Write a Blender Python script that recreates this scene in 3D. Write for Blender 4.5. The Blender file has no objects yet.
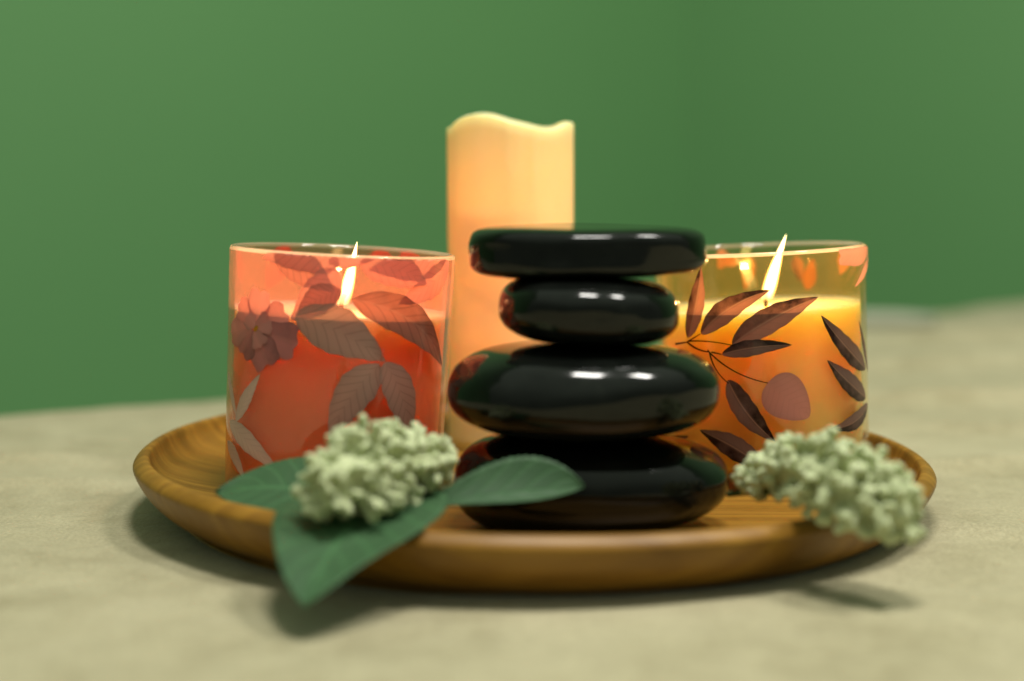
import bpy, bmesh, math, random
from mathutils import Vector, Matrix, noise

random.seed(7)
D = bpy.data
S = bpy.context.scene
COL = S.collection
rad = math.radians

# ------------------------------------------------------------------ camera, world, lamps, exposure
cam_d = D.cameras.new('camera')
cam = D.objects.new('camera', cam_d)
COL.objects.link(cam)
S.camera = cam
F_PX = 1770.0
cam_d.sensor_width = 36.0
cam_d.lens = F_PX / 1024 * 36.0
cam.location = (0, 0, .148)
cam.rotation_euler = (rad(90) - math.atan(212.5 / F_PX), 0, 0)
cam_d.clip_start = .01
cam_d.clip_end = 50
cam_d.dof.use_dof = True
cam_d.dof.focus_distance = .650
cam_d.dof.aperture_fstop = 3.7

W = D.worlds.new('World')
S.world = W
W.use_nodes = True
bg = W.node_tree.nodes['Background']
bg.inputs[0].default_value = (.86, 1.0, .76, 1)
# a dim room: its ceiling side is lighter than the side behind the camera
wt = W.node_tree
w_tc = wt.nodes.new('ShaderNodeTexCoord')
w_sep = wt.nodes.new('ShaderNodeSeparateXYZ')
wt.links.new(w_tc.outputs['Generated'], w_sep.inputs[0])
w_mr = wt.nodes.new('ShaderNodeMapRange')
w_mr.interpolation_type = 'SMOOTHSTEP'
for k, v in (('From Min', .05), ('From Max', .85), ('To Min', .15), ('To Max', .52)):
    w_mr.inputs[k].default_value = v
wt.links.new(w_sep.outputs[2], w_mr.inputs['Value'])
wt.links.new(w_mr.outputs[0], bg.inputs[1])

def ceiling_lamp(name, loc, sx, sy, power, rz=0.0):
    l = D.lights.new(name, 'AREA')
    l.shape = 'RECTANGLE'
    l.size, l.size_y = sx, sy
    l.energy = power
    l.color = (1.0, .97, .90)
    o = D.objects.new(name, l)
    COL.objects.link(o)
    o.location = loc
    d = Vector((0.02, .62, 0)) - Vector(loc)
    o.rotation_euler = (0, 0, rz)
    return o

ceiling_lamp('ceiling_lamp', (.11, .36, 1.55), .38, .20, 22.0, rad(-14))
ceiling_lamp('ceiling_lamp', (.74, .50, 1.55), .28, .20, 16.0, rad(-14))

S.view_settings.view_transform = 'Standard'
S.view_settings.look = 'None'
S.view_settings.exposure = 0.0
S.view_settings.gamma = 1.0
S.view_settings.use_curve_mapping = False
S.render.engine = 'CYCLES'
S.cycles.use_denoising = True
S.cycles.max_bounces = 14
S.cycles.diffuse_bounces = 5
S.cycles.glossy_bounces = 5
S.cycles.transmission_bounces = 8
S.cycles.transparent_max_bounces = 24
S.cycles.sample_clamp_indirect = 6.0
S.cycles.caustics_reflective = False
S.cycles.caustics_refractive = False

# ------------------------------------------------------------------ helpers
def mesh_obj(name, verts, faces, mat=None, parent=None, smooth=True, uvs=None):
    me = D.meshes.new(name)
    me.from_pydata(verts, [], faces)
    me.update()
    if uvs is not None:
        lay = me.uv_layers.new(name='UVMap')
        for p in me.polygons:
            for li in p.loop_indices:
                lay.data[li].uv = uvs[me.loops[li].vertex_index]
    if smooth:
        for p in me.polygons:
            p.use_smooth = True
    o = D.objects.new(name, me)
    COL.objects.link(o)
    if mat:
        me.materials.append(mat)
    if parent:
        o.parent = parent
    return o

def empty(name, loc=(0, 0, 0), rot=(0, 0, 0)):
    o = D.objects.new(name, None)
    COL.objects.link(o)
    o.location = loc
    o.rotation_euler = rot
    o.empty_display_size = .02
    return o

def tag(o, label, cat, group=None, kind=None):
    o['label'] = label
    o['category'] = cat
    if group:
        o['group'] = group
    if kind:
        o['kind'] = kind
    return o

def lathe(profile, n=96):
    """closed solid of revolution; profile (r, z) points, r = 0 at a pole"""
    vs, fs, rings = [], [], []
    for r, z in profile:
        if r < 1e-7:
            rings.append([len(vs)])
            vs.append((0, 0, z))
        else:
            rings.append(list(range(len(vs), len(vs) + n)))
            for k in range(n):
                a = 2 * math.pi * k / n
                vs.append((r * math.cos(a), r * math.sin(a), z))
    for A, B in zip(rings, rings[1:]):
        for k in range(n):
            k2 = (k + 1) % n
            if len(A) == 1 and len(B) == 1:
                continue
            if len(A) == 1:
                fs.append((A[0], B[k2], B[k]))
            elif len(B) == 1:
                fs.append((A[k], A[k2], B[0]))
            else:
                fs.append((A[k], A[k2], B[k2], B[k]))
    return vs, fs

def tube(path, r, n=10):
    """closed tube along a list of Vectors; r a number or a list"""
    vs, fs = [], []
    m = len(path)
    for i, p in enumerate(path):
        t = (path[min(i + 1, m - 1)] - path[max(i - 1, 0)]).normalized()
        u = t.cross(Vector((0, 1, 0)))
        if u.length < .1:
            u = t.cross(Vector((1, 0, 0)))
        u.normalize()
        w = t.cross(u)
        ri = r[i] if isinstance(r, (list, tuple)) else r
        for k in range(n):
            a = 2 * math.pi * k / n
            vs.append(tuple(p + u * (ri * math.cos(a)) + w * (ri * math.sin(a))))
    for i in range(m - 1):
        for k in range(n):
            k2 = (k + 1) % n
            fs.append((i * n + k, i * n + k2, (i + 1) * n + k2, (i + 1) * n + k))
    vs.append(tuple(path[0])); a0 = len(vs) - 1
    vs.append(tuple(path[-1])); a1 = len(vs) - 1
    for k in range(n):
        k2 = (k + 1) % n
        fs.append((a0, k2, k))
        fs.append((a1, (m - 1) * n + k, (m - 1) * n + k2))
    return vs, fs

def sstep(a, b, x):
    t = max(0.0, min(1.0, (x - a) / (b - a)))
    return t * t * (3 - 2 * t)

# ------------------------------------------------------------------ material helpers
class NT:
    def __init__(self, name):
        self.m = D.materials.new(name)
        self.m.use_nodes = True
        self.t = self.m.node_tree
        self.t.nodes.clear()
        self.out = self.t.nodes.new('ShaderNodeOutputMaterial')
    def n(self, typ, **kw):
        nd = self.t.nodes.new(typ)
        for k, v in kw.items():
            if isinstance(k, str) and k.startswith('i_'):
                pass
            setattr(nd, k, v)
        return nd
    def set(self, nd, **kw):
        for k, v in kw.items():
            nd.inputs[k.replace('_', ' ')].default_value = v
        return nd
    def link(self, a, b):
        self.t.links.new(a, b)
    def math(self, op, a, b=None, clamp=False):
        nd = self.n('ShaderNodeMath', operation=op, use_clamp=clamp)
        for i, v in enumerate((a, b)):
            if v is None:
                continue
            if hasattr(v, 'links') or hasattr(v, 'is_output'):
                self.link(v, nd.inputs[i])
            else:
                nd.inputs[i].default_value = v
        return nd.outputs[0]
    def mix(self, fac, a, b, mode='MIX'):
        nd = self.n('ShaderNodeMix', data_type='RGBA', blend_type=mode)
        for i, v in ((0, fac), (6, a), (7, b)):
            if hasattr(v, 'is_output'):
                self.link(v, nd.inputs[i])
            else:
                nd.inputs[i].default_value = v
        return nd.outputs[2]
    def ramp(self, fac, stops):
        nd = self.n('ShaderNodeValToRGB')
        el = nd.color_ramp.elements
        while len(el) < len(stops):
            el.new(.5)
        for e, (p, c) in zip(el, stops):
            e.position = p
            e.color = c if len(c) == 4 else (*c, 1)
        self.link(fac, nd.inputs[0])
        return nd.outputs[0]
    def noise(self, vec, scale, detail=4, rough=.5, dist=0.0):
        nd = self.n('ShaderNodeTexNoise')
        nd.inputs['Scale'].default_value = scale
        nd.inputs['Detail'].default_value = detail
        nd.inputs['Roughness'].default_value = rough
        nd.inputs['Distortion'].default_value = dist
        if vec is not None:
            self.link(vec, nd.inputs['Vector'])
        return nd.outputs[0]
    def obj(self, scale=(1, 1, 1), rot=(0, 0, 0)):
        tc = self.n('ShaderNodeTexCoord')
        mp = self.n('ShaderNodeMapping')
        mp.inputs['Scale'].default_value = scale
        mp.inputs['Rotation'].default_value = rot
        self.link(tc.outputs['Object'], mp.inputs['Vector'])
        return mp.outputs[0]
    def bump(self, h, strength, dist):
        b = self.n('ShaderNodeBump')
        b.inputs['Strength'].default_value = strength
        b.inputs['Distance'].default_value = dist
        self.link(h, b.inputs['Height'])
        return b.outputs[0]
    def principled(self, color=None, rough=.5, normal=None, **kw):
        p = self.n('ShaderNodeBsdfPrincipled')
        if color is not None:
            if hasattr(color, 'is_output'):
                self.link(color, p.inputs['Base Color'])
            else:
                p.inputs['Base Color'].default_value = (*color, 1)
        if hasattr(rough, 'is_output'):
            self.link(rough, p.inputs['Roughness'])
        else:
            p.inputs['Roughness'].default_value = rough
        if normal is not None:
            self.link(normal, p.inputs['Normal'])
        for k, v in kw.items():
            p.inputs[k.replace('_', ' ')].default_value = v
        return p
    def surf(self, sh):
        self.link(sh, self.out.inputs['Surface'])
        return self.m

def mat_wall():
    t = NT('green_wall_paint')
    v = t.obj()
    c = t.mix(t.noise(v, 2.5, 3), (.114, .285, .102, 1), (.129, .315, .114, 1))
    b = t.bump(t.noise(v, 240, 3), .12, .002)
    return t.surf(t.principled(c, .62, b).outputs[0])

def mat_cloth():
    t = NT('beige_suede_cloth')
    v = t.obj()
    big = t.noise(v, 16, 5, .62, .8)
    mid = t.noise(v, 75, 4, .65, .4)
    fine = t.noise(v, 750, 3, .7)
    big = t.ramp(big, [(.33, (0, 0, 0)), (.67, (1, 1, 1))])
    mid = t.ramp(mid, [(.36, (0, 0, 0)), (.66, (1, 1, 1))])
    c = t.mix(big, (.295, .26, .150, 1), (.43, .39, .248, 1))
    c = t.mix(t.math('MULTIPLY', mid, .5), c, (.465, .425, .268, 1))
    fine2 = t.ramp(fine, [(.36, (0, 0, 0)), (.66, (1, 1, 1))])
    c = t.mix(t.math('MULTIPLY', fine2, .42), c, (.15, .131, .072, 1))
    h = t.math('ADD', t.math('MULTIPLY', fine, .6), t.math('MULTIPLY', mid, .8))
    p = t.principled(c, .92, t.bump(h, .55, .0012))
    p.inputs['Specular IOR Level'].default_value = .15
    p.inputs['Sheen Weight'].default_value = .25
    p.inputs['Sheen Roughness'].default_value = .5
    return t.surf(p.outputs[0])

def mat_wood():
    t = NT('oiled_acacia_wood')
    v = t.obj((1, 9, 6), (0, 0, rad(7)))
    ww = t.n('ShaderNodeTexWave', wave_type='BANDS', bands_direction='Y')
    t.set(ww, Scale=1.5, Distortion=9.0, Detail=4.0, Detail_Scale=1.2)
    t.link(v, ww.inputs['Vector'])
    fib = t.noise(t.obj((14, 420, 160), (0, 0, rad(7))), 1.0, 5, .65)
    patch = t.ramp(t.noise(t.obj((1, 2.2, 2), (0, 0, rad(7))), 22, 5, .62, 1.2), [(.34, (0, 0, 0)), (.66, (1, 1, 1))])
    c = t.ramp(ww.outputs[1], [(.0, (.18, .082, .007)), (.45, (.245, .115, .010)), (.8, (.32, .160, .018)), (1, (.20, .090, .008))])
    fd = t.ramp(fib, [(.42, (0, 0, 0)), (.66, (1, 1, 1))])
    c = t.mix(t.math('MULTIPLY', fd, .5), c, (.12, .046, .007, 1))
    c = t.mix(t.math('MULTIPLY', patch, .55), c, (.29, .142, .018, 1))
    r = t.math('ADD', .33, t.math('MULTIPLY', fib, .22))
    return t.surf(t.principled(c, r, t.bump(fib, .22, .0006), Specular_IOR_Level=.36).outputs[0])

def mat_stone():
    t = NT('polished_black_basalt')
    v = t.obj()
    n1 = t.noise(v, 95, 6, .65)
    c = t.ramp(n1, [(.3, (.0022, .0028, .0024)), (.62, (.0050, .0060, .0050)), (.8, (.013, .015, .012))])
    r = t.math('ADD', .035, t.math('MULTIPLY', t.noise(v, 75, 6, .75), .13))
    b = t.bump(t.noise(v, 130, 4), .05, .001)
    return t.surf(t.principled(c, r, b, Specular_IOR_Level=.34).outputs[0])

def mat_wax(name, color, radius, scale, rough=.45):
    t = NT(name)
    v = t.obj()
    c = t.mix(t.noise(v, 40, 3), (*[x * .94 for x in color], 1), (*color, 1))
    p = t.principled(c, rough, t.bump(t.noise(v, 120, 3), .06, .0006))
    p.inputs['Subsurface Weight'].default_value = 1.0
    p.inputs['Subsurface Radius'].default_value = radius
    p.inputs['Subsurface Scale'].default_value = scale
    return t.surf(p.outputs[0])

def schlick(t, f0):
    lw = t.n('ShaderNodeLayerWeight'); lw.inputs[0].default_value = .5
    return t.math('ADD', f0, t.math('MULTIPLY', t.math('POWER', lw.outputs['Facing'], 5.0), .75))

def mat_glass(name, tint, haze, haze_col):
    """thin tinted jar glass: clear transmission, fresnel gloss, a little body haze"""
    t = NT(name)
    tr = t.n('ShaderNodeBsdfTransparent')
    tr.inputs[0].default_value = (*tint, 1)
    gl = t.n('ShaderNodeBsdfGlossy')
    gl.inputs['Color'].default_value = (1, 1, 1, 1)
    gl.inputs['Roughness'].default_value = .03
    df = t.n('ShaderNodeBsdfTranslucent')
    df.inputs[0].default_value = (*haze_col, 1)
    m1 = t.n('ShaderNodeMixShader')
    m1.inputs[0].default_value = haze
    t.link(tr.outputs[0], m1.inputs[1]); t.link(df.outputs[0], m1.inputs[2])
    m2 = t.n('ShaderNodeMixShader')
    t.link(schlick(t, .04), m2.inputs[0])
    t.link(m1.outputs[0], m2.inputs[1]); t.link(gl.outputs[0], m2.inputs[2])
    return t.surf(m2.outputs[0])

def mat_print():
    """ink on the glass: UV.x runs across a leaf (0..1), UV.y from stalk to tip"""
    t = NT('printed_leaf_ink')
    at = t.n('ShaderNodeAttribute', attribute_name='ink')
    at2 = t.n('ShaderNodeAttribute', attribute_name='vein')
    uv = t.n('ShaderNodeUVMap', uv_map='UVMap')
    sp = t.n('ShaderNodeSeparateXYZ')
    t.link(uv.outputs[0], sp.inputs[0])
    u = t.math('SUBTRACT', t.math('MULTIPLY', sp.outputs[0], 2.0), 1.0)
    au = t.math('ABSOLUTE', u)
    vv = sp.outputs[1]
    # pale midrib and fine side veins
    mid = t.math('SUBTRACT', 1.0, t.math('MULTIPLY', au, 10.0), True)
    q = t.math('FRACT', t.math('MULTIPLY', t.math('SUBTRACT', t.math('ADD', vv, t.math('MULTIPLY', t.noise(None, 3.0, 2), .05)), t.math('MULTIPLY', t.math('POWER', au, .8), .20)), 8.5))
    side = t.math('SUBTRACT', 1.0, t.math('MULTIPLY', t.math('ABSOLUTE', t.math('SUBTRACT', q, .5)), 7.0), True)
    # watercolour wash: one half darker, dark towards tip and edge blooms
    geo = t.n('ShaderNodeTexCoord')
    wash = t.noise(geo.outputs['Object'], 130, 4, .6)
    half = t.math('ADD', .5, t.math('MULTIPLY', u, 2.2), True)
    half = t.math('ADD', t.math('MULTIPLY', half, .75), t.math('MULTIPLY', t.math('POWER', vv, 2.5), .7))
    half = t.math('MULTIPLY', t.math('MULTIPLY', half, wash), at2.outputs['Fac'])
    edge = t.math('MULTIPLY', t.math('POWER', au, 4.0), .18)
    dark = t.math('ADD', t.math('MULTIPLY', half, 1.75), edge, True)
    c = t.mix(dark, at.outputs['Color'], (.032, .017, .015, 1))
    c2 = t.mix(t.math('MULTIPLY', side, at.outputs['Alpha']), c, (.05, .02, .018, 1))
    c3 = t.mix(t.math('MULTIPLY', mid, t.math('MULTIPLY', at2.outputs['Fac'], .6)), c2, (.62, .38, .27, 1))
    df = t.n('ShaderNodeBsdfDiffuse'); t.link(c3, df.inputs[0])
    tl = t.n('ShaderNodeBsdfTranslucent'); t.link(c3, tl.inputs[0])
    tp = t.n('ShaderNodeBsdfTransparent'); tp.inputs[0].default_value = (.95, .72, .6, 1)
    m = t.n('ShaderNodeMixShader'); m.inputs[0].default_value = .58
    t.link(df.outputs[0], m.inputs[1]); t.link(tl.outputs[0], m.inputs[2])
    m2 = t.n('ShaderNodeMixShader'); m2.inputs[0].default_value = .0
    t.link(m.outputs[0], m2.inputs[1]); t.link(tp.outputs[0], m2.inputs[2])
    gl = t.n('ShaderNodeBsdfGlossy'); gl.inputs['Roughness'].default_value = .12
    m3 = t.n('ShaderNodeMixShader')
    t.link(schlick(t, .03), m3.inputs[0]); t.link(m2.outputs[0], m3.inputs[1]); t.link(gl.outputs[0], m3.inputs[2])
    return t.surf(m3.outputs[0])

def mat_flame():
    t = NT('candle_flame')
    uv = t.n('ShaderNodeUVMap', uv_map='UVMap')
    sp = t.n('ShaderNodeSeparateXYZ'); t.link(uv.outputs[0], sp.inputs[0])
    lw = t.n('ShaderNodeLayerWeight'); lw.inputs[0].default_value = .5
    core = t.math('SUBTRACT', 1.0, lw.outputs['Facing'])
    c = t.ramp(core, [(.0, (1, .26, .025)), (.4, (1, .50, .10)), (.85, (1, .80, .36))])
    st = t.ramp(sp.outputs[1], [(0, (.10, .10, .10)), (.2, (.6, .6, .6)), (.5, (1, 1, 1)), (1, (.30, .30, .30))])
    e = t.n('ShaderNodeEmission')
    t.link(c, e.inputs[0])
    t.link(t.math('MULTIPLY', t.math('MULTIPLY', st, 11.0), t.math('ADD', .03, t.math('POWER', core, 2.0))), e.inputs[1])
    tp = t.n('ShaderNodeBsdfTransparent')
    a = t.n('ShaderNodeAddShader')
    t.link(e.outputs[0], a.inputs[0]); t.link(tp.outputs[0], a.inputs[1])
    return t.surf(a.outputs[0])

def mat_leaf():
    t = NT('green_fabric_leaf')
    uv = t.n('ShaderNodeUVMap', uv_map='UVMap')
    sp = t.n('ShaderNodeSeparateXYZ'); t.link(uv.outputs[0], sp.inputs[0])
    u = t.math('SUBTRACT', t.math('MULTIPLY', sp.outputs[0], 2.0), 1.0)
    au = t.math('ABSOLUTE', u)
    mid = t.math('SUBTRACT', 1.0, t.math('MULTIPLY', au, 11.0), True)
    q = t.math('FRACT', t.math('MULTIPLY', t.math('SUBTRACT', sp.outputs[1], t.math('MULTIPLY', au, .25)), 7.0))
    side = t.math('SUBTRACT', 1.0, t.math('MULTIPLY', t.math('ABSOLUTE', t.math('SUBTRACT', q, .5)), 6.0), True)
    v = t.obj()
    c = t.mix(t.noise(v, 60, 4), (.027, .070, .029, 1), (.060, .130, .056, 1))
    c = t.mix(t.math('MULTIPLY', t.math('MAXIMUM', mid, t.math('MULTIPLY', side, .5)), .5), c, (.085, .22, .085, 1))
    weave = t.noise(v, 1500, 2)
    h = t.math('ADD', t.math('MULTIPLY', weave, .3), t.math('MULTIPLY', t.math('MAXIMUM', mid, side), -.7))
    p = t.principled(c, .52, t.bump(h, .40, .0005), Specular_IOR_Level=.27)
    tl = t.n('ShaderNodeBsdfTranslucent'); t.link(c, tl.inputs[0])
    m = t.n('ShaderNodeMixShader'); m.inputs[0].default_value = .15
    t.link(p.outputs[0], m.inputs[1]); t.link(tl.outputs[0], m.inputs[2])
    return t.surf(m.outputs[0])

def mat_buds():
    t = NT('pale_green_flocked_buds')
    v = t.obj()
    c = t.mix(t.noise(v, 160, 4), (.40, .45, .25, 1), (.55, .59, .36, 1))
    p = t.principled(c, .85, t.bump(t.noise(v, 1400, 3), .4, .0006))
    p.inputs['Subsurface Weight'].default_value = .25
    p.inputs['Subsurface Radius'].default_value = (.8, 1.0, .5)
    p.inputs['Subsurface Scale'].default_value = .0015
    return t.surf(p.outputs[0])

def mat_plain(name, color, rough=.6, bump=0.0, bscale=200):
    t = NT(name)
    v = t.obj()
    c = t.mix(t.noise(v, bscale * .3, 3), (*[x * .85 for x in color], 1), (*color, 1))
    return t.surf(t.principled(c, rough, t.bump(t.noise(v, bscale, 3), max(.01, bump), .001)).outputs[0])

M_WALL, M_CLOTH, M_WOOD, M_STONE = mat_wall(), mat_cloth(), mat_wood(), mat_stone()
M_PRINT, M_FLAME, M_LEAF, M_BUD = mat_print(), mat_flame(), mat_leaf(), mat_buds()
M_EDGE = mat_glass('polished_glass_edge', (1, .93, .85), .45, (1, .85, .72))
M_WICK = mat_plain('charred_wick', (.012, .009, .007), .9, .2, 900)
M_STEM = mat_plain('dark_green_stem', (.045, .10, .03), .6, .2, 600)

# ------------------------------------------------------------------ setting: walls
def slab(name, a, b, z0, z1, th, mat):
    a, b = Vector((*a, 0)), Vector((*b, 0))
    d = (b - a).normalized()
    n = Vector((-d.y, d.x, 0))
    vs = []
    for p in (a, b, b + n * th, a + n * th):
        vs += [(p.x, p.y, z0), (p.x, p.y, z1)]
    fs = [(0, 2, 3, 1), (2, 4, 5, 3), (4, 6, 7, 5), (6, 0, 1, 7), (1, 3, 5, 7), (0, 6, 4, 2)]
    return mesh_obj(name, vs, fs, mat, smooth=False)

corner = (.20, 2.02)
w1 = slab('wall', (corner[0] - 2.2, corner[1] - 1.75), corner, -.75, 1.75, .1, M_WALL)
tag(w1, 'green painted wall behind the candles, left of the room corner', 'wall', kind='structure')
w2 = slab('wall', corner, (corner[0] + 2.3, corner[1] - 1.38), -.75, 1.75, .1, M_WALL)
tag(w2, 'green painted wall right of the room corner', 'wall', kind='structure')

# ------------------------------------------------------------------ setting: cloth-covered table top
TABLE_Z = .0038
EDGE = [(x * .974, y * .974) for x, y in [(-1.1, .80), (-.62, .84), (-.268, .903), (-.157, .956), (-.02, 1.06), (.279, 1.375), (.36, 1.43), (.436, 1.50), (.60, 1.62), (1.0, 1.80)]]
def edge_y(x):
    for (x0, y0), (x1, y1) in zip(EDGE, EDGE[1:]):
        if x <= x1:
            t = max(0, (x - x0) / (x1 - x0))
            return y0 + (y1 - y0) * t
    return EDGE[-1][1]
def edge_s(x):
    k = round(x, 5)
    if k not in EDGE_MEMO:
        EDGE_MEMO[k] = sum(edge_y(x + q * .02) * w for q, w in ((-2, 1), (-1, 2), (0, 3), (1, 2), (2, 1))) / 9
    return EDGE_MEMO[k]
EDGE_MEMO = {}

def cloth_z(x, y):
    p = Vector((x, y, 0))
    z = .0011 * noise.noise(p * 9) + .0007 * noise.noise(p * 22) + .0005 * noise.noise(Vector((x * 40, y * 70, 3)))
    # soft creases running across the cloth on the right and at far left
    for (cx, cy, dx, dy, L, wd, h) in ((.30, .93, 1, .06, .24, .012, .0045), (.36, .83, 1, -.10, .22, .010, .0035), (.24, .76, .95, .25, .12, .008, .0028),
                                       (.34, 1.08, 1, .12, .25, .016, .005), (-.24, .76, 1, -.12, .16, .008, .0020), (-.27, .70, 1, .08, .12, .008, .0018),
                                       (.21, .60, .8, -.5, .09, .006, .0020), (.40, 1.22, 1, .25, .2, .02, .006)):
        n = math.hypot(dx, dy)
        ux, uy = dx / n, dy / n
        a = (x - cx) * ux + (y - cy) * uy
        b = -(x - cx) * uy + (y - cy) * ux + .012 * noise.noise(Vector((a * 14, cx * 9, 0)))
        z += 1.8 * h * math.exp(-(b / wd) ** 2) * math.exp(-(a / L) ** 4)
    r = math.hypot(x - .0082, y - .668)
    z *= sstep(.10, .19, r)
    return z

NX, NY = 260, 260
xs = [-.85 + 1.7 * i / NX for i in range(NX + 1)]
vs, fs = [], []
rows = 0
for j in range(NY + 13):
    for x in xs:
        ye = edge_s(x)
        g = (edge_s(x + .01) - edge_s(x - .01)) / .02
        nx, ny = -g / math.hypot(1, g), 1 / math.hypot(1, g)
        if j <= NY:
            t = j / NY
            y = .08 + (ye - .08) * t
            vs.append((x, y, TABLE_Z + cloth_z(x, y)))
        else:
            k = j - NY
            R = .014
            z0 = TABLE_Z + cloth_z(x, ye)
            if k <= 6:
                a = rad(90) * k / 6
                vs.append((x + nx * R * math.sin(a), ye + ny * R * math.sin(a), z0 - R * (1 - math.cos(a))))
            else:
                dz = .05 * (k - 6)
                wv = .006 * noise.noise(Vector((x * 14, k * .3, 1)))
                vs.append((x + nx * (R + wv), ye + ny * (R + wv), z0 - R - dz))
    rows += 1
w_ = NX + 1
for j in range(rows - 1):
    for i in range(NX):
        fs.append((j * w_ + i, j * w_ + i + 1, (j + 1) * w_ + i + 1, (j + 1) * w_ + i))
cloth = mesh_obj('table_cloth', vs, fs, M_CLOTH)
so = cloth.modifiers.new('thickness', 'SOLIDIFY'); so.thickness = .003; so.offset = -1
tag(cloth, 'beige suede-like cloth covering the table under the wooden tray', 'tablecloth', kind='structure')

# ------------------------------------------------------------------ wooden tray
TC = Vector((.0082, .668, 0))
TILT = .0150
tray_prof = [(0, .0022), (.122, .0022), (.1295, .0031), (.1368, .0060), (.1424, .0098), (.1464, .0140), (.1491, .0184), (.1503, .0212),
             (.1504, .0223), (.1497, .0236), (.1482, .0250), (.1466, .0258), (.1453, .0257), (.1444, .0248), (.1428, .0208), (.1385, .0166), (.128, .0137), (.116, .0120), (.10, .0111), (.07, .0108), (0, .0108)]
def refine(prof, n=4):
    """Catmull-Rom refinement of an open profile"""
    out = []
    for i in range(len(prof) - 1):
        p0 = prof[max(i - 1, 0)]; p1 = prof[i]; p2 = prof[i + 1]; p3 = prof[min(i + 2, len(prof) - 1)]
        for k in range(n):
            t = k / n
            out.append(tuple(max(0, .5 * (2 * b + (c - a) * t + (2 * a - 5 * b + 4 * c - d) * t * t + (3 * b - a - 3 * c + d) * t ** 3)) for a, b, c, d in zip(p0, p1, p2, p3)))
    out.append(prof[-1])
    return out
v_, f_ = lathe(refine(tray_prof, 3), 192)
v_ = [(x + .0009 * noise.noise(Vector((x * 12, y * 12, 0))), y + .0009 * noise.noise(Vector((x * 12, y * 12, 5))), z + (.0004 * noise.noise(Vector((x * 18, y * 18, 9))) if z > .005 else 0)) for x, y, z in v_]
tray = mesh_obj('wooden_tray', v_, f_, M_WOOD)
tray.location = (TC.x, TC.y, .0006)
tray.rotation_euler = (0, TILT, 0)
tag(tray, 'round shallow wooden tray holding the candles and stones', 'tray')
def floor_z(x):
    return .0006 + .0108 - TILT * (x - TC.x)

# ------------------------------------------------------------------ pillar candle (LED)
pil = empty('pillar_candle', (-.0006, .757, floor_z(0) - .0002), (0, 0, 0))
tag(pil, 'tall plain cream pillar candle with wavy melted top behind the stones', 'candle')
PR, PH = .0268, .1400
def pillar_mesh():
    n, vs, fs = 120, [], []
    def top(a):
        # a: 0 = +x, -90 = camera side
        x = math.cos(a)
        front = PH - .0006 + .0004 * math.sin(a) + .0036 * math.exp(-((x + .38) / .42) ** 2) - .0030 * math.exp(-((x - .62) / .30) ** 2) + .0006 * math.exp(-((x - .90) / .10) ** 2) - .0030 * math.exp(-((x + 1) / .14) ** 2)
        return front + .0010 * math.sin(a) * math.sin(3 * a)
    prof = []
    for k in range(40):
        prof.append(('o', k / 39))
    rings = []
    def ring(fr, fz):
        r0 = len(vs)
        for k in range(n):
            a = 2 * math.pi * k / n
            r, z = fr(a), fz(a)
            w = 1 + .004 * noise.noise(Vector((math.cos(a) * 2, math.sin(a) * 2, z * 25)))
            if r > PR - .0005:   # faint frozen drips below the rim
                dr = noise.noise(Vector((math.cos(a) * 5.5, math.sin(a) * 5.5, z * 6 + 3)))
                w += .022 * max(0, dr) * sstep(.085, .128, z)
            vs.append((r * w * math.cos(a), r * w * math.sin(a), z))
        rings.append(r0)
    ring(lambda a: .004, lambda a: 0)
    ring(lambda a: PR - .001, lambda a: 0)
    for k in range(30):
        t = k / 29
        ring(lambda a: PR, lambda a, t=t: .0008 + (top(a) - .0016) * t)
    ring(lambda a: PR - .0004, lambda a: top(a) - .0002)
    ring(lambda a: PR - .0012, lambda a: top(a))
    ring(lambda a: PR - .0026, lambda a: top(a) - .0003)
    ring(lambda a: PR - .0036, lambda a: top(a) - .0016)
    for t in (.95, .9, .85):
        ring(lambda a: PR - .0042, lambda a, t=t: PH * t)
    ring(lambda a: PR - .0048, lambda a: PH * .8)
    for t in (.7, .55, .4, .25):
        ring(lambda a: PR - .0052, lambda a, t=t: PH * t)
    ring(lambda a: PR - .006, lambda a: .02)
    ring(lambda a: .004, lambda a: .018)
    for A, B in zip(rings, rings[1:]):
        for k in range(n):
            k2 = (k + 1) % n
            fs.append((A + k, A + k2, B + k2, B + k))
    fs.append(tuple(range(n - 1, -1, -1)))
    fs.append(tuple(rings[-1] + k for k in range(n)))
    return vs, fs
v_, f_ = pillar_mesh()
M_PILLAR = mat_wax('cream_pillar_wax', (.90, .74, .38), (1.0, .86, .54), .0065, .5)
mesh_obj('wax_shell', v_, f_, M_PILLAR, pil)
v_, f_ = lathe([(0, .018), (.006, .018), (.006, .085), (.0045, .092), (.003, .104), (.0012, .114), (0, .116)], 24)
M_LED = mat_plain('led_flame_tip', (.85, .7, .4), .4)
mesh_obj('imitation_flame', v_, f_, M_LED, pil)
def point(name, loc, power, color, size, parent):
    l = D.lights.new(name, 'POINT')
    l.energy = power; l.color = color; l.shadow_soft_size = size
    o = D.objects.new(name, l); COL.objects.link(o)
    o.location = loc
    o.parent = parent
    return o
for zz, pw in ((.108, .021), (.076, .020), (.042, .016)):
    point('candle_lamp', (-.004, -.0085, zz), pw, (1, .60, .20), .003, pil)

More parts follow.
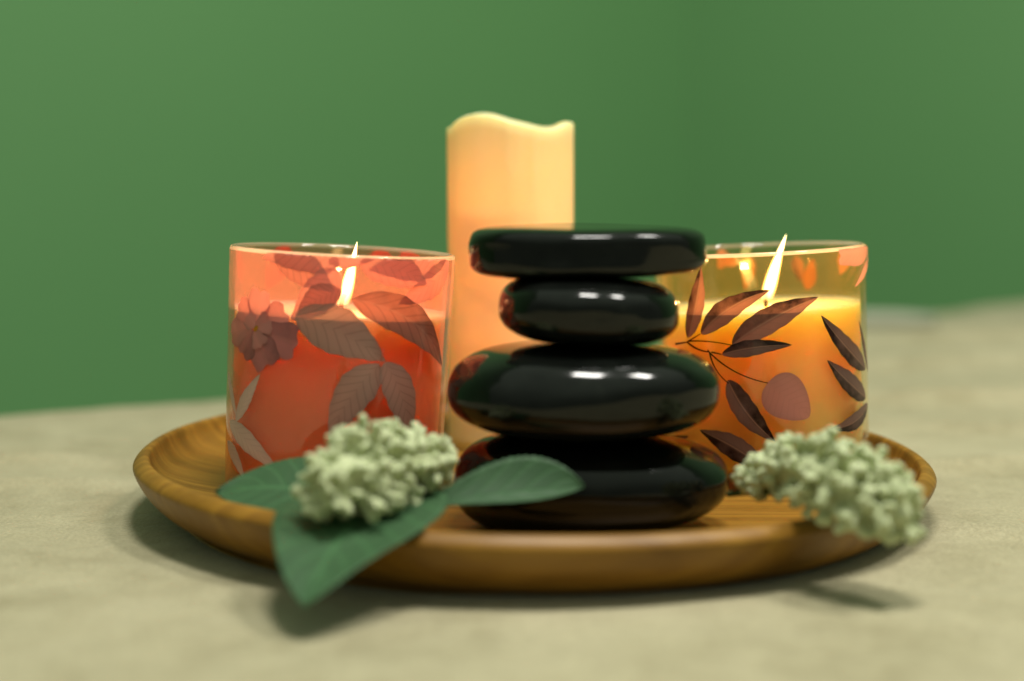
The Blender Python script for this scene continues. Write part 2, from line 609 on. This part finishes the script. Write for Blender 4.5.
# ------------------------------------------------------------------ glass jar candles
H_J, R0, R1 = .09, .0402, .0417
def jr(h):
    return R0 + (R1 - R0) * h / H_J
INK = dict(pink=(.84, .42, .34), rose=(.72, .34, .26), coral=(.80, .36, .28), brown=(.60, .27, .18), taupe=(.62, .43, .33), grey=(.88, .84, .74),
           rosed=(.88, .42, .37), pinkd=(.88, .46, .41), plum=(.70, .31, .29), gold=(.7, .38, .04), red=(.55, .12, .08),
           purple=(.62, .29, .21), purpled=(.32, .195, .165), pinkp=(.74, .36, .31), dark=(.035, .012, .01), orange=(.6, .22, .04))
# strength of the dark half with a pale midrib, strength of the dark side veins
VEIN = dict(purple=.85, purpled=1.0, pinkp=.1, brown=.45, taupe=.15, plum=.3, rosed=.15, grey=.1)
SIDE = dict(taupe=.22, brown=.28, pink=.16, rose=.26, coral=.14, grey=.14, purple=.07, purpled=.08, pinkp=.06)
PRINT_CORAL = [
    ('leaf', (69.1, 91.3), (17.6, 85.0), 6.93, 0.0, 'coral', 'printed_leaf_spray/main'),
    ('leaf', (72.7, 87.9), (34.1, 73.3), 5.2, 1.04, 'coral', 'printed_leaf_spray/main'),
    ('leaf', (-29.5, 89.4), (2.2, 76.8), 5.89, 1.04, 'rose', 'printed_leaf_spray/main'),
    ('leaf', (-1.8, 87.2), (23.2, 90.0), 2.77, 0.0, 'pink', 'printed_leaf_spray/main'),
    ('leaf', (4.0, 86.7), (-37.0, 86.9), 6.24, -2.77, 'pink', 'printed_leaf_spray/main'),
    ('leaf', (3.1, 84.6), (-19.3, 66.0), 6.24, 1.39, 'pink', 'printed_leaf_spray/main'),
    ('leaf', (5.0, 77.6), (-16.2, 68.0), 4.51, -1.39, 'rose', 'printed_leaf_spray/main'),
    ('leaf', (-16.8, 68.6), (28.7, 53.0), 7.97, 1.73, 'taupe', 'printed_leaf_spray/main'),
    ('leaf', (10.5, 74.7), (70.9, 49.8), 6.59, 4.85, 'brown', 'printed_leaf_spray/main'),
    ('leaf', (13.5, 87.7), (51.3, 80.3), 6.24, 1.39, 'coral', 'printed_leaf_spray/main'),
    ('leaf', (25.6, 52.0), (2.2, 26.0), 6.59, -1.73, 'taupe', 'printed_leaf_spray/main'),
    ('leaf', (28.2, 52.7), (45.8, 24.2), 6.24, 2.08, 'taupe', 'printed_leaf_spray/main'),
    ('leaf', (-55.5, 27.1), (-36.2, 45.8), 2.77, 0.0, 'grey', 'printed_leaf_spray/low'),
    ('leaf', (-63.7, 26.2), (-22.6, 11.8), 3.81, 1.39, 'grey', 'printed_leaf_spray/low'),
    ('leaf', (-66.6, 18.6), (-45.4, 6.7), 2.77, 1.39, 'grey', 'printed_leaf_spray/low'),
    ('leaf', (-67.6, 43.9), (-54.5, 28.6), 1.73, 0.0, 'grey', 'printed_leaf_spray/low'),
    ('stem', (27.2, 57.6), (25.6, 51.3), 0.42, 0.0, 'brown', 'printed_leaf_spray/main'),
    ('petal', (-40.6, 62.6), (-55.1, 68.1), 4.85, 0.0, 'rosed', 'printed_flower'),
    ('petal', (-40.6, 62.6), (-37.1, 75.6), 4.51, 0.0, 'pinkd', 'printed_flower'),
    ('petal', (-39.1, 62.0), (-21.0, 67.4), 4.85, 0.0, 'rosed', 'printed_flower'),
    ('petal', (-39.1, 61.3), (-15.7, 58.1), 5.2, 0.0, 'plum', 'printed_flower'),
    ('petal', (-40.6, 61.2), (-30.5, 49.1), 5.55, 0.0, 'plum', 'printed_flower'),
    ('petal', (-41.3, 61.1), (-50.0, 51.9), 4.51, 0.0, 'plum', 'printed_flower'),
    ('petal', (-42.1, 61.8), (-62.0, 58.2), 3.81, 0.0, 'rosed', 'printed_flower'),
    ('petal', (-39.9, 62.3), (-46.3, 65.8), 3.12, 0.0, 'pinkd', 'printed_flower'),
    ('petal', (-39.9, 61.9), (-30.1, 65.1), 3.12, 0.0, 'rosed', 'printed_flower'),
    ('petal', (-39.8, 61.2), (-35.4, 55.8), 3.12, 0.0, 'rosed', 'printed_flower'),
    ('dot', (-40.5, 60.8), (-37.8, 62.8), 0.83, 0.0, 'gold', 'printed_flower'),
    ('leaf', (-106.1, 88.7), (-111.6, 73.8), 2.35, 0.0, 'red', 'printed_leaf/240'),
    ('leaf', (-144.9, 88.6), (-131.6, 71.5), 5.49, 0.0, 'red', 'printed_leaf/290'),
    ('leaf', (153.1, 88.4), (127.7, 71.1), 6.27, 1.57, 'red', 'printed_leaf/400'),
    ('leaf', (169.5, 87.7), (155.7, 74.9), 5.49, 0.0, 'red', 'printed_leaf/372'),
]
PRINT_AMBER = [
    ('leaf', (-50.1, 58.2), (-38.8, 85.7), 3.7, -1.11, 'purple', 'printed_leaf_sprig/main'),
    ('leaf', (-41.0, 59.9), (-2.4, 75.9), 4.07, 2.22, 'purple', 'printed_leaf_sprig/main'),
    ('leaf', (-23.3, 55.7), (23.6, 72.1), 4.81, 1.85, 'purple', 'printed_leaf_sprig/main'),
    ('leaf', (-29.1, 52.3), (8.0, 54.9), 2.96, 1.11, 'purpled', 'printed_leaf_sprig/main'),
    ('leaf', (-26.4, 42.5), (-2.3, 18.6), 4.44, -1.85, 'purpled', 'printed_leaf_sprig/main'),
    ('leaf', (-10.2, 9.6), (-45.1, 22.9), 4.44, -1.48, 'purpled', 'printed_leaf/762'),
    ('round', (-5.3, 41.4), (16.2, 27.2), 8.52, 0.0, 'pinkp', 'printed_leaf_sprig/main'),
    ('stem', (-60.4, 55.5), (-50.3, 56.6), 0.44, 0.0, 'dark', 'printed_leaf_sprig/main'),
    ('stem', (-50.3, 56.6), (-36.0, 53.1), 0.44, -0.74, 'dark', 'printed_leaf_sprig/main'),
    ('stem', (-36.0, 53.1), (-25.9, 41.3), 0.37, -1.48, 'dark', 'printed_leaf_sprig/main'),
    ('stem', (-37.2, 53.8), (-5.3, 41.1), 0.33, -1.85, 'dark', 'printed_leaf_sprig/main'),
    ('stem', (-48.8, 57.0), (-23.3, 55.7), 0.3, 0.74, 'dark', 'printed_leaf_sprig/main'),
    ('stem', (-50.3, 56.6), (-41.0, 59.9), 0.33, 0.0, 'dark', 'printed_leaf_sprig/main'),
    ('stem', (-34.8, 53.1), (-29.1, 52.3), 0.33, 0.0, 'dark', 'printed_leaf_sprig/main'),
    ('leaf', (63.6, 41.8), (24.5, 65.3), 4.07, 2.22, 'purpled', 'printed_leaf_sprig/right'),
    ('leaf', (62.6, 30.6), (27.6, 48.1), 4.07, 1.48, 'purpled', 'printed_leaf_sprig/right'),
    ('leaf', (66.6, 27.8), (28.4, 21.7), 3.33, 1.85, 'purpled', 'printed_leaf_sprig/right'),
    ('leaf', (68.2, 40.2), (54.3, 61.5), 1.48, 0.0, 'purpled', 'printed_leaf_sprig/right'),
    ('petal', (78.9, 87.2), (37.7, 86.8), 3.7, 0.0, 'pinkp', 'printed_petal/front'),
    ('leaf', (78.8, 85.3), (50.4, 74.3), 1.85, 0.0, 'pinkp', 'printed_petal/front'),
    ('leaf', (-94.1, 10.1), (-52.8, 20.1), 3.33, 0.0, 'purpled', 'printed_leaf/660'),
    ('leaf', (-175.8, 81.7), (-166.5, 84.6), 2.08, 0.0, 'pinkp', 'printed_petal/738'),
    ('leaf', (151.1, 84.0), (148.5, 73.2), 2.49, 0.0, 'purple', 'printed_petal/795'),
    ('leaf', (144.9, 69.8), (140.5, 83.0), 2.91, 0.0, 'orange', 'printed_petal/806'),
    ('leaf', (176.0, 83.9), (-179.2, 70.6), 2.49, 0.0, 'orange', 'printed_petal/752'),
    ('leaf', (115.6, 86.3), (122.1, 76.1), 3.74, 0.0, 'pinkp', 'printed_petal/845'),
    ('petal', (-165.5, 87.9), (-169.9, 81.1), 2.91, 0.0, 'pinkp', 'printed_petal/720'),
]


def print_parts(specs, parent):
    for key in dict.fromkeys(s[6] for s in specs):
        print_mesh([(i, *s[:6]) for i, s in enumerate(specs) if s[6] == key], key.split('/')[0], parent)

def print_mesh(specs, name, parent):
    vs, fs, uvs, cols, veins = [], [], [], [], []
    for idx, kind, b, tp, hw, bend, col in specs:
        off = .00010 + .000035 * idx
        hw, bend = hw / 1000, bend / 1000
        db = tp[0] - b[0]
        if db > 180: db -= 360
        if db < -180: db += 360
        p0 = Vector((rad(b[0]) * R1, b[1] / 1000)); p1 = Vector((p0.x + rad(db) * R1, tp[1] / 1000))
        d = (p1 - p0); L = d.length; d /= L; nrm = Vector((-d.y, d.x))
        nv, nu = (44, 13) if kind != 'stem' else (20, 4)
        base = len(vs)
        rnd = random.Random(idx * 31 + 5)
        ph = rnd.uniform(0, 6)
        for j in range(nv):
            t = j / (nv - 1)
            c = p0 + d * (L * t) + nrm * (bend * 4 * t * (1 - t))
            if kind == 'leaf':
                w = hw * (math.sin(math.pi * t ** .78) ** .82) * (1 - .18 * t) * 1.12
                w *= 1 + .035 * math.sin(t * 34 + ph) + .03 * math.sin(t * 11 + ph * 2)
            elif kind == 'petal':
                w = hw * 1.45 * math.sqrt(max(0, 1 - (2 * t - 1.12) ** 2 / 1.26)) * (.5 + .55 * t) * (1 + .10 * math.sin(t * 9 + ph))
            elif kind == 'round':
                w = hw * math.sin(math.pi * t ** .72) ** .62 * (1.08 - .16 * t)
            elif kind == 'dot':
                w = hw * math.sqrt(max(0, t * (1 - t) * 4))
            else:
                w = hw * (1 - .45 * t)
            for i in range(nu):
                u = -1 + 2 * i / (nu - 1)
                q = c + nrm * (w * u)
                if kind == 'petal':
                    q = q + d * (hw * .18 * math.cos(u * 5 + ph) * t * (1 - abs(u)))
                h = min(q.y, H_J - .0008)
                th = q.x / R1
                r = jr(h) + off
                vs.append((r * math.sin(th), -r * math.cos(th), h))
                uvs.append((u * .5 + .5, t))
                cols.append((*INK[col], SIDE.get(col, 0) if kind != 'stem' else 0)); veins.append(VEIN.get(col, .12) if kind != 'stem' else 0)
        for j in range(nv - 1):
            for i in range(nu - 1):
                a = base + j * nu + i
                fs.append((a, a + 1, a + nu + 1, a + nu))
    o = mesh_obj(name, vs, fs, M_PRINT, parent, uvs=uvs)
    o.data.attributes.new('ink', 'FLOAT_COLOR', 'POINT')
    o.data.attributes.new('vein', 'FLOAT', 'POINT')
    o.data.attributes['ink'].data.foreach_set('color', [q for c in cols for q in c])
    o.data.attributes['vein'].data.foreach_set('value', veins)
    return o

def flame_mesh(h, r, lean, curl):
    """teardrop flame bending as it rises"""
    vs, fs, uvs = [], [], []
    nz, n = 30, 24
    for j in range(nz):
        t = j / (nz - 1)
        w = r * (math.sin(math.pi * min(1, (t * .86 + .14)) ** .62)) ** .9 * (1 - .22 * t) if t < 1 else 0
        cx = lean * t + curl * math.sin(t * math.pi)
        for k in range(n):
            a = 2 * math.pi * k / n
            vs.append((cx + w * math.cos(a), w * math.sin(a), h * t)); uvs.append((k / n, t))
    for j in range(nz - 1):
        for k in range(n):
            k2 = (k + 1) % n
            fs.append((j * n + k, j * n + k2, (j + 1) * n + k2, (j + 1) * n + k))
    vs.append((0, 0, 0)); uvs.append((0, 0))
    for k in range(n):
        fs.append((len(vs) - 1, (k + 1) % n, k))
    return vs, fs, uvs

LEAN = -1.6
WAX_H = .0674
def jar_candle(base, tilt, specs, glass_mat, wax_mat, label, flame, power, lamp_col):
    t = empty('jar_candle', base, (rad(LEAN), rad(tilt), 0))
    tag(t, label, 'candle', 'glass jar candles on the tray')
    th = .0022
    prof = [(0, .0012), (R0 - .006, .0008), (R0 - .003, 0), (R0 - .0010, .0006), (R0, .0024)]
    prof += [(jr(h), h) for h in (.01, .02, .03, .04, .05, .06, .07, .08, .0885)]
    prof += [(jr(.09) - .0003, .0896), (jr(.09) - th * .5, .09), (jr(.09) - th + .0003, .0896)]
    prof += [(jr(h) - th, h) for h in (.0885, .08, .07, .06, .05, .04, .03, .02, .012, .008)]
    prof += [(R0 - th - .001, .0064), (R0 - th - .003, .0056), (0, .0056)]
    v, f = lathe(prof, 128)
    go = mesh_obj('glass', v, f, glass_mat, t)
    go.data.materials.append(M_EDGE)
    for p in go.data.polygons:
        if p.center.z > .0887:
            p.material_index = 1
    g = .00012
    prof = [(0, .0058), (R0 - th - .0032, .0058), (R0 - th - .0012, .0066), (jr(.01) - th - g, .0085)]
    prof += [(jr(h) - th - g, h) for h in (.015, .025, .035, .045, .055, .062, .067, WAX_H + .0004)]
    prof += [(jr(WAX_H) - th - .0008, WAX_H - .0002), (jr(WAX_H) - th - .0025, WAX_H - .0007), (.030, WAX_H - .0010), (.015, WAX_H - .0012), (.004, WAX_H - .0010), (0, WAX_H - .0010)]
    v, f = lathe(prof, 128)
    mesh_obj('wax', v, f, wax_mat, t)
    fx, fh, fr, lean, curl = flame
    v, f = tube([Vector((fx, 0, WAX_H - .003)), Vector((fx, 0, WAX_H + .002)), Vector((fx + .0004, 0, WAX_H + .0045)), Vector((fx + .0012, 0, WAX_H + .006))], .0008, 8)
    mesh_obj('wick', v, f, M_WICK, t)
    v, f, uv = flame_mesh(fh, fr, lean, curl)
    fo = mesh_obj('flame', v, f, M_FLAME, t, uvs=uv)
    fo.location = (fx + .0004, 0, WAX_H + .0018)
    print_parts(specs, t)
    point('flame_light', (fx + lean * .4, 0, WAX_H + .0018 + fh * .45), power, lamp_col, .0016, t)
    return t

G_CORAL = mat_glass('coral_tinted_glass', (.985, .80, .70), .20, (1, .46, .37))
G_AMBER = mat_glass('amber_tinted_glass', (.98, .92, .73), .04, (1, .6, .2))
X_CORAL = mat_wax('coral_wax', (.92, .58, .39), (1.0, .62, .40), .033)
X_AMBER = mat_wax('amber_wax', (.97, .67, .29), (1.0, .66, .32), .045)
jar_candle((-.0673, .6535, .0135), 3, PRINT_CORAL, G_CORAL, X_CORAL,
           'coral jar candle with pink flower and grey leaf print, lit flame, left of the stones',
           (.0002, .0240, .0030, .0044, .0002), .10, (1, .62, .32))
jar_candle((.1018, .6955, .0113), -3, PRINT_AMBER, G_AMBER, X_AMBER,
           'amber jar candle with dark purple leaf sprig print, lit flame, right of the stones',
           (.0022, .0256, .0030, .0088, -.0006), .115, (1, .60, .34))

# ------------------------------------------------------------------ stacked stones
def stone(name, c, a, b, h, e, ez, seed, label, rot=(0, 0, 0), taper=0.0):
    nu, nv = 120, 60
    vs, fs = [], []
    def sp(x, p):
        return math.copysign(abs(x) ** p, x)
    for j in range(1, nv):
        ph = -math.pi / 2 + math.pi * j / nv
        for i in range(nu):
            th = 2 * math.pi * i / nu
            cr = sp(math.cos(ph), e)
            x = cr * math.cos(th); y = cr * math.sin(th); z = sp(math.sin(ph), ez)
            k = 1 + .035 * noise.noise(Vector((x * 1.1, y * 1.1, z * .8 + seed))) + .012 * noise.noise(Vector((x * 2.5, y * 2.5, z * 2 + seed)))
            zz = z * h * (1 + taper * x)
            vs.append((x * a * k, y * b * k, zz * (1 + .05 * noise.noise(Vector((x * 1.3, y * 1.3, seed * 2))))))
    n = len(vs)
    vs.append((0, 0, -h)); vs.append((0, 0, h))
    for j in range(nv - 2):
        for i in range(nu):
            i2 = (i + 1) % nu
            fs.append((j * nu + i, j * nu + i2, (j + 1) * nu + i2, (j + 1) * nu + i))
    for i in range(nu):
        i2 = (i + 1) % nu
        fs.append((n, i2, i)); fs.append((n + 1, (nv - 2) * nu + i, (nv - 2) * nu + i2))
    o = mesh_obj(name, vs, fs, M_STONE)
    o.location = c; o.rotation_euler = rot
    tag(o, label, 'stone', 'black stones stacked on the tray')
    return o
YS = .598
stone('massage_stone', (.0270, YS + .003, .0272), .0474, .0345, .0172, .68, .80, 1.3, 'bottom stone of the black stack, widest, lying on the wooden tray', (0, 0, 0), -.10)
stone('massage_stone', (.0242, YS - .001, .0598), .0462, .0385, .0157, .62, .80, 4.1, 'large rounded black stone, second from the bottom of the stack')
stone('massage_stone', (.0258, YS - .002, .0872), .0304, .0285, .0116, .58, .76, 7.7, 'small rounded black stone, smallest in the stack, under the flat top one', (0, rad(2.5), 0))
stone('massage_stone', (.0258, YS + .005, .1066), .0405, .0265, .0084, .30, .42, 9.2, 'flat black stone lying on top of the stack', (0, rad(-.5), 0), -.06)

# ------------------------------------------------------------------ artificial sprigs
_b = bmesh.new()
bmesh.ops.create_icosphere(_b, subdivisions=2, radius=1)
BALL_V = [tuple(v.co) for v in _b.verts]
BALL_F = [tuple(v.index for v in f.verts) for f in _b.faces]
_b.free()

def bud_cluster(name, axis, rads, parent, seed, nbranch):
    """knobbly cone of small bud heads on short stalks, fused into one lumpy surface"""
    rnd = random.Random(seed)
    vs, fs = [], []
    def ball(p, r):
        o = len(vs)
        vs.extend([(p.x + x * r, p.y + y * r, p.z + z * r) for x, y, z in BALL_V])
        fs.extend([tuple(o + i for i in f) for f in BALL_F])
    m = len(axis)
    def ax(t):
        f = t * (m - 1); i = min(int(f), m - 2); k = f - i
        return axis[i].lerp(axis[i + 1], k), rads[i] * (1 - k) + rads[i + 1] * k
    for k in range(60):
        p, r = ax(k / 59)
        ball(p, max(.0014, r * (.34 + .22 * sstep(0, .2, k / 59))))
    ga = math.pi * (3 - 5 ** .5)
    dirv = (axis[-1] - axis[0]).normalized()
    u = dirv.cross(Vector((0, 0, 1))).normalized(); w = dirv.cross(u)
    for k in range(nbranch):
        t = (k + .2) / nbranch
        p, r = ax(t)
        a = k * ga + rnd.uniform(-.3, .3)
        out = u * math.cos(a) + w * math.sin(a)
        tip_dir = (out + dirv * (rnd.uniform(.15, .75) - 1.6 * (1 - sstep(0, .16, t)))).normalized()
        L = r * rnd.uniform(.80, 1.12)
        for q in range(4):
            ball(p + tip_dir * L * (.4 + .16 * q), .0015)
        e = p + tip_dir * L
        for q in range(rnd.randint(4, 7)):
            jv = Vector((rnd.gauss(0, 1), rnd.gauss(0, 1), rnd.gauss(0, 1))).normalized()
            ball(e + jv * .0014 + tip_dir * .0003, rnd.uniform(.0010, .0016))
    me = D.meshes.new(name)
    me.from_pydata(vs, [], fs)
    me.materials.append(M_BUD)
    o = D.objects.new(name, me); COL.objects.link(o)
    o.parent = parent
    rm = o.modifiers.new('fuse', 'REMESH'); rm.mode = 'VOXEL'; rm.voxel_size = .00042; rm.use_smooth_shade = True
    sm = o.modifiers.new('soften', 'SMOOTH'); sm.factor = .5; sm.iterations = 3
    return o

def leaf_mesh(name, pts, side0, side1, hw, cup, parent, wave=0.0, serr=.02, blunt=.8, low=1.0):
    """one leaf: spine through four points, side vectors at both ends, half width hw"""
    nv, nu = 60, 17
    vs, fs, uvs = [], [], []
    P = [Vector(p) for p in pts]
    for j in range(nv):
        t = j / (nv - 1)
        a = (1 - t)
        c = P[0] * a ** 3 + P[1] * 3 * a * a * t + P[2] * 3 * a * t * t + P[3] * t ** 3
        tg = ((P[1] - P[0]) * 3 * a * a + (P[2] - P[1]) * 6 * a * t + (P[3] - P[2]) * 3 * t * t).normalized()
        sd = Vector(side0).lerp(Vector(side1), t)
        sd = (sd - tg * sd.dot(tg)).normalized()
        nr = tg.cross(sd).normalized()
        w = hw * (max(0, math.sin(math.pi * t ** blunt)) ** .75)
        w *= 1 + serr * math.sin(t * 150)
        w = max(w, .0006)
        for i in range(nu):
            u = -1 + 2 * i / (nu - 1)
            q = c + sd * (w * u * (low if u < 0 else 1)) + nr * (cup * hw * u * u + wave * hw * math.sin(t * 7 + u * 2))
            vs.append(tuple(q)); uvs.append((u * .5 + .5, t))
    for j in range(nv - 1):
        for i in range(nu - 1):
            a = j * nu + i
            fs.append((a, a + 1, a + nu + 1, a + nu))
    o = mesh_obj(name, vs, fs, M_LEAF, parent, uvs=uvs)
    s = o.modifiers.new('thickness', 'SOLIDIFY'); s.thickness = .0004
    return o

sp = empty('flower_sprig', (-0.0198, 0.5550, 0.0333))
tag(sp, 'artificial sprig of pale green buds with three green leaves, before the coral candle', 'artificial flower', 'artificial flower sprigs')
def local(o):
    o.matrix_parent_inverse = o.parent.matrix_basis.inverted()
    return o
local(bud_cluster('flower_head', [Vector((-0.0552, 0.5280, 0.0408)), Vector((-0.0520, 0.5320, 0.0415)), Vector((-0.0457, 0.5410, 0.0419)), Vector((-0.0324, 0.5540, 0.0426)), Vector((-0.0214, 0.5650, 0.0408))], [.0085, .0142, .0148, .0108, .0036], sp, 5, 170))
local(leaf_mesh('leaf', [(-0.0391, 0.5660, 0.0291), (-0.0452, 0.5450, 0.0303), (-0.0561, 0.5120, 0.0278), (-0.0579, 0.4870, 0.0132)], (.95, .30, .06), (.9, .15, .05), .0258, .06, sp, .04, .02, .60))
local(leaf_mesh('leaf', [(-0.0533, 0.5550, 0.0320), (-0.0653, 0.5620, 0.0325), (-0.0809, 0.5700, 0.0322), (-0.0974, 0.5740, 0.0284)], (.12, .95, .25), (.05, .85, .5), .0165, -.06, sp, .03))
local(leaf_mesh('leaf', [(-0.0324, 0.5510, 0.0274), (-0.0149, 0.5520, 0.0317), (0.0057, 0.5530, 0.0337), (0.0229, 0.5530, 0.0344)], (-.1, .55, .75), (.0, .6, .8),   .0120, .10, sp, .02, .035, 1.55, .35))
v, f = tube([Vector((-0.0195, 0.5660, 0.0403)), Vector((-0.0232, 0.5600, 0.0323)), Vector((-0.0293, 0.5540, 0.0280))], .0011, 10)
local(mesh_obj('stem', v, f, M_STEM, sp))
sr = empty('flower_sprig', (0.0737, 0.5750, 0.0275))
tag(sr, 'leafless cluster of pale green buds lying over the tray rim, before the amber candle', 'artificial flower', 'artificial flower sprigs')
local(bud_cluster('flower_head', [Vector((0.0795, 0.5720, 0.0332)), Vector((0.0858, 0.5620, 0.0404)), Vector((0.0970, 0.5450, 0.0405)), Vector((0.1077, 0.5320, 0.0368)), Vector((0.1166, 0.5220, 0.0328))], [.0045, .0100, .0128, .0124, .0072], sr, 11, 180))
v, f = tube([Vector((0.0717, 0.5770, 0.0274)), Vector((0.0808, 0.5670, 0.0308)), Vector((0.0974, 0.5500, 0.0328))], .0011, 10)
local(mesh_obj('stem', v, f, M_STEM, sr))
v, f = tube([Vector((0.2038, 1.2900, 0.0075)), Vector((0.2404, 1.2900, 0.0075)), Vector((0.2808, 1.2900, 0.0075)), Vector((0.3101, 1.2900, 0.0075))], [.006, .0075, .007, .005], 20)
gt = mesh_obj('rolled_cloth', v, f, mat_plain('pale_grey_cloth', (.36, .37, .28), .9, .3, 300))
tag(gt, 'pale grey blurred roll lying at the far edge of the table behind amber candle', 'cloth')


# ------------------------------------------------------------------ small things
lint = bmesh.new()
for k in range(6):
    bmesh.ops.create_icosphere(lint, subdivisions=2, radius=.0011, matrix=Matrix.Translation(Vector((.0004 * math.cos(k * 2.1), .0006 * math.sin(k * 2.1), .0003 * k))))
lm = D.meshes.new('lint'); lint.to_mesh(lm); lint.free()
for p in lm.polygons: p.use_smooth = True
lm.materials.append(mat_plain('white_lint', (.75, .78, .7), .9))
lo = D.objects.new('lint', lm); COL.objects.link(lo)
lo.location = (.0010, .546, TABLE_Z + .0010)
tag(lo, 'tiny white bit of lint on the cloth in front of the tray', 'lint')
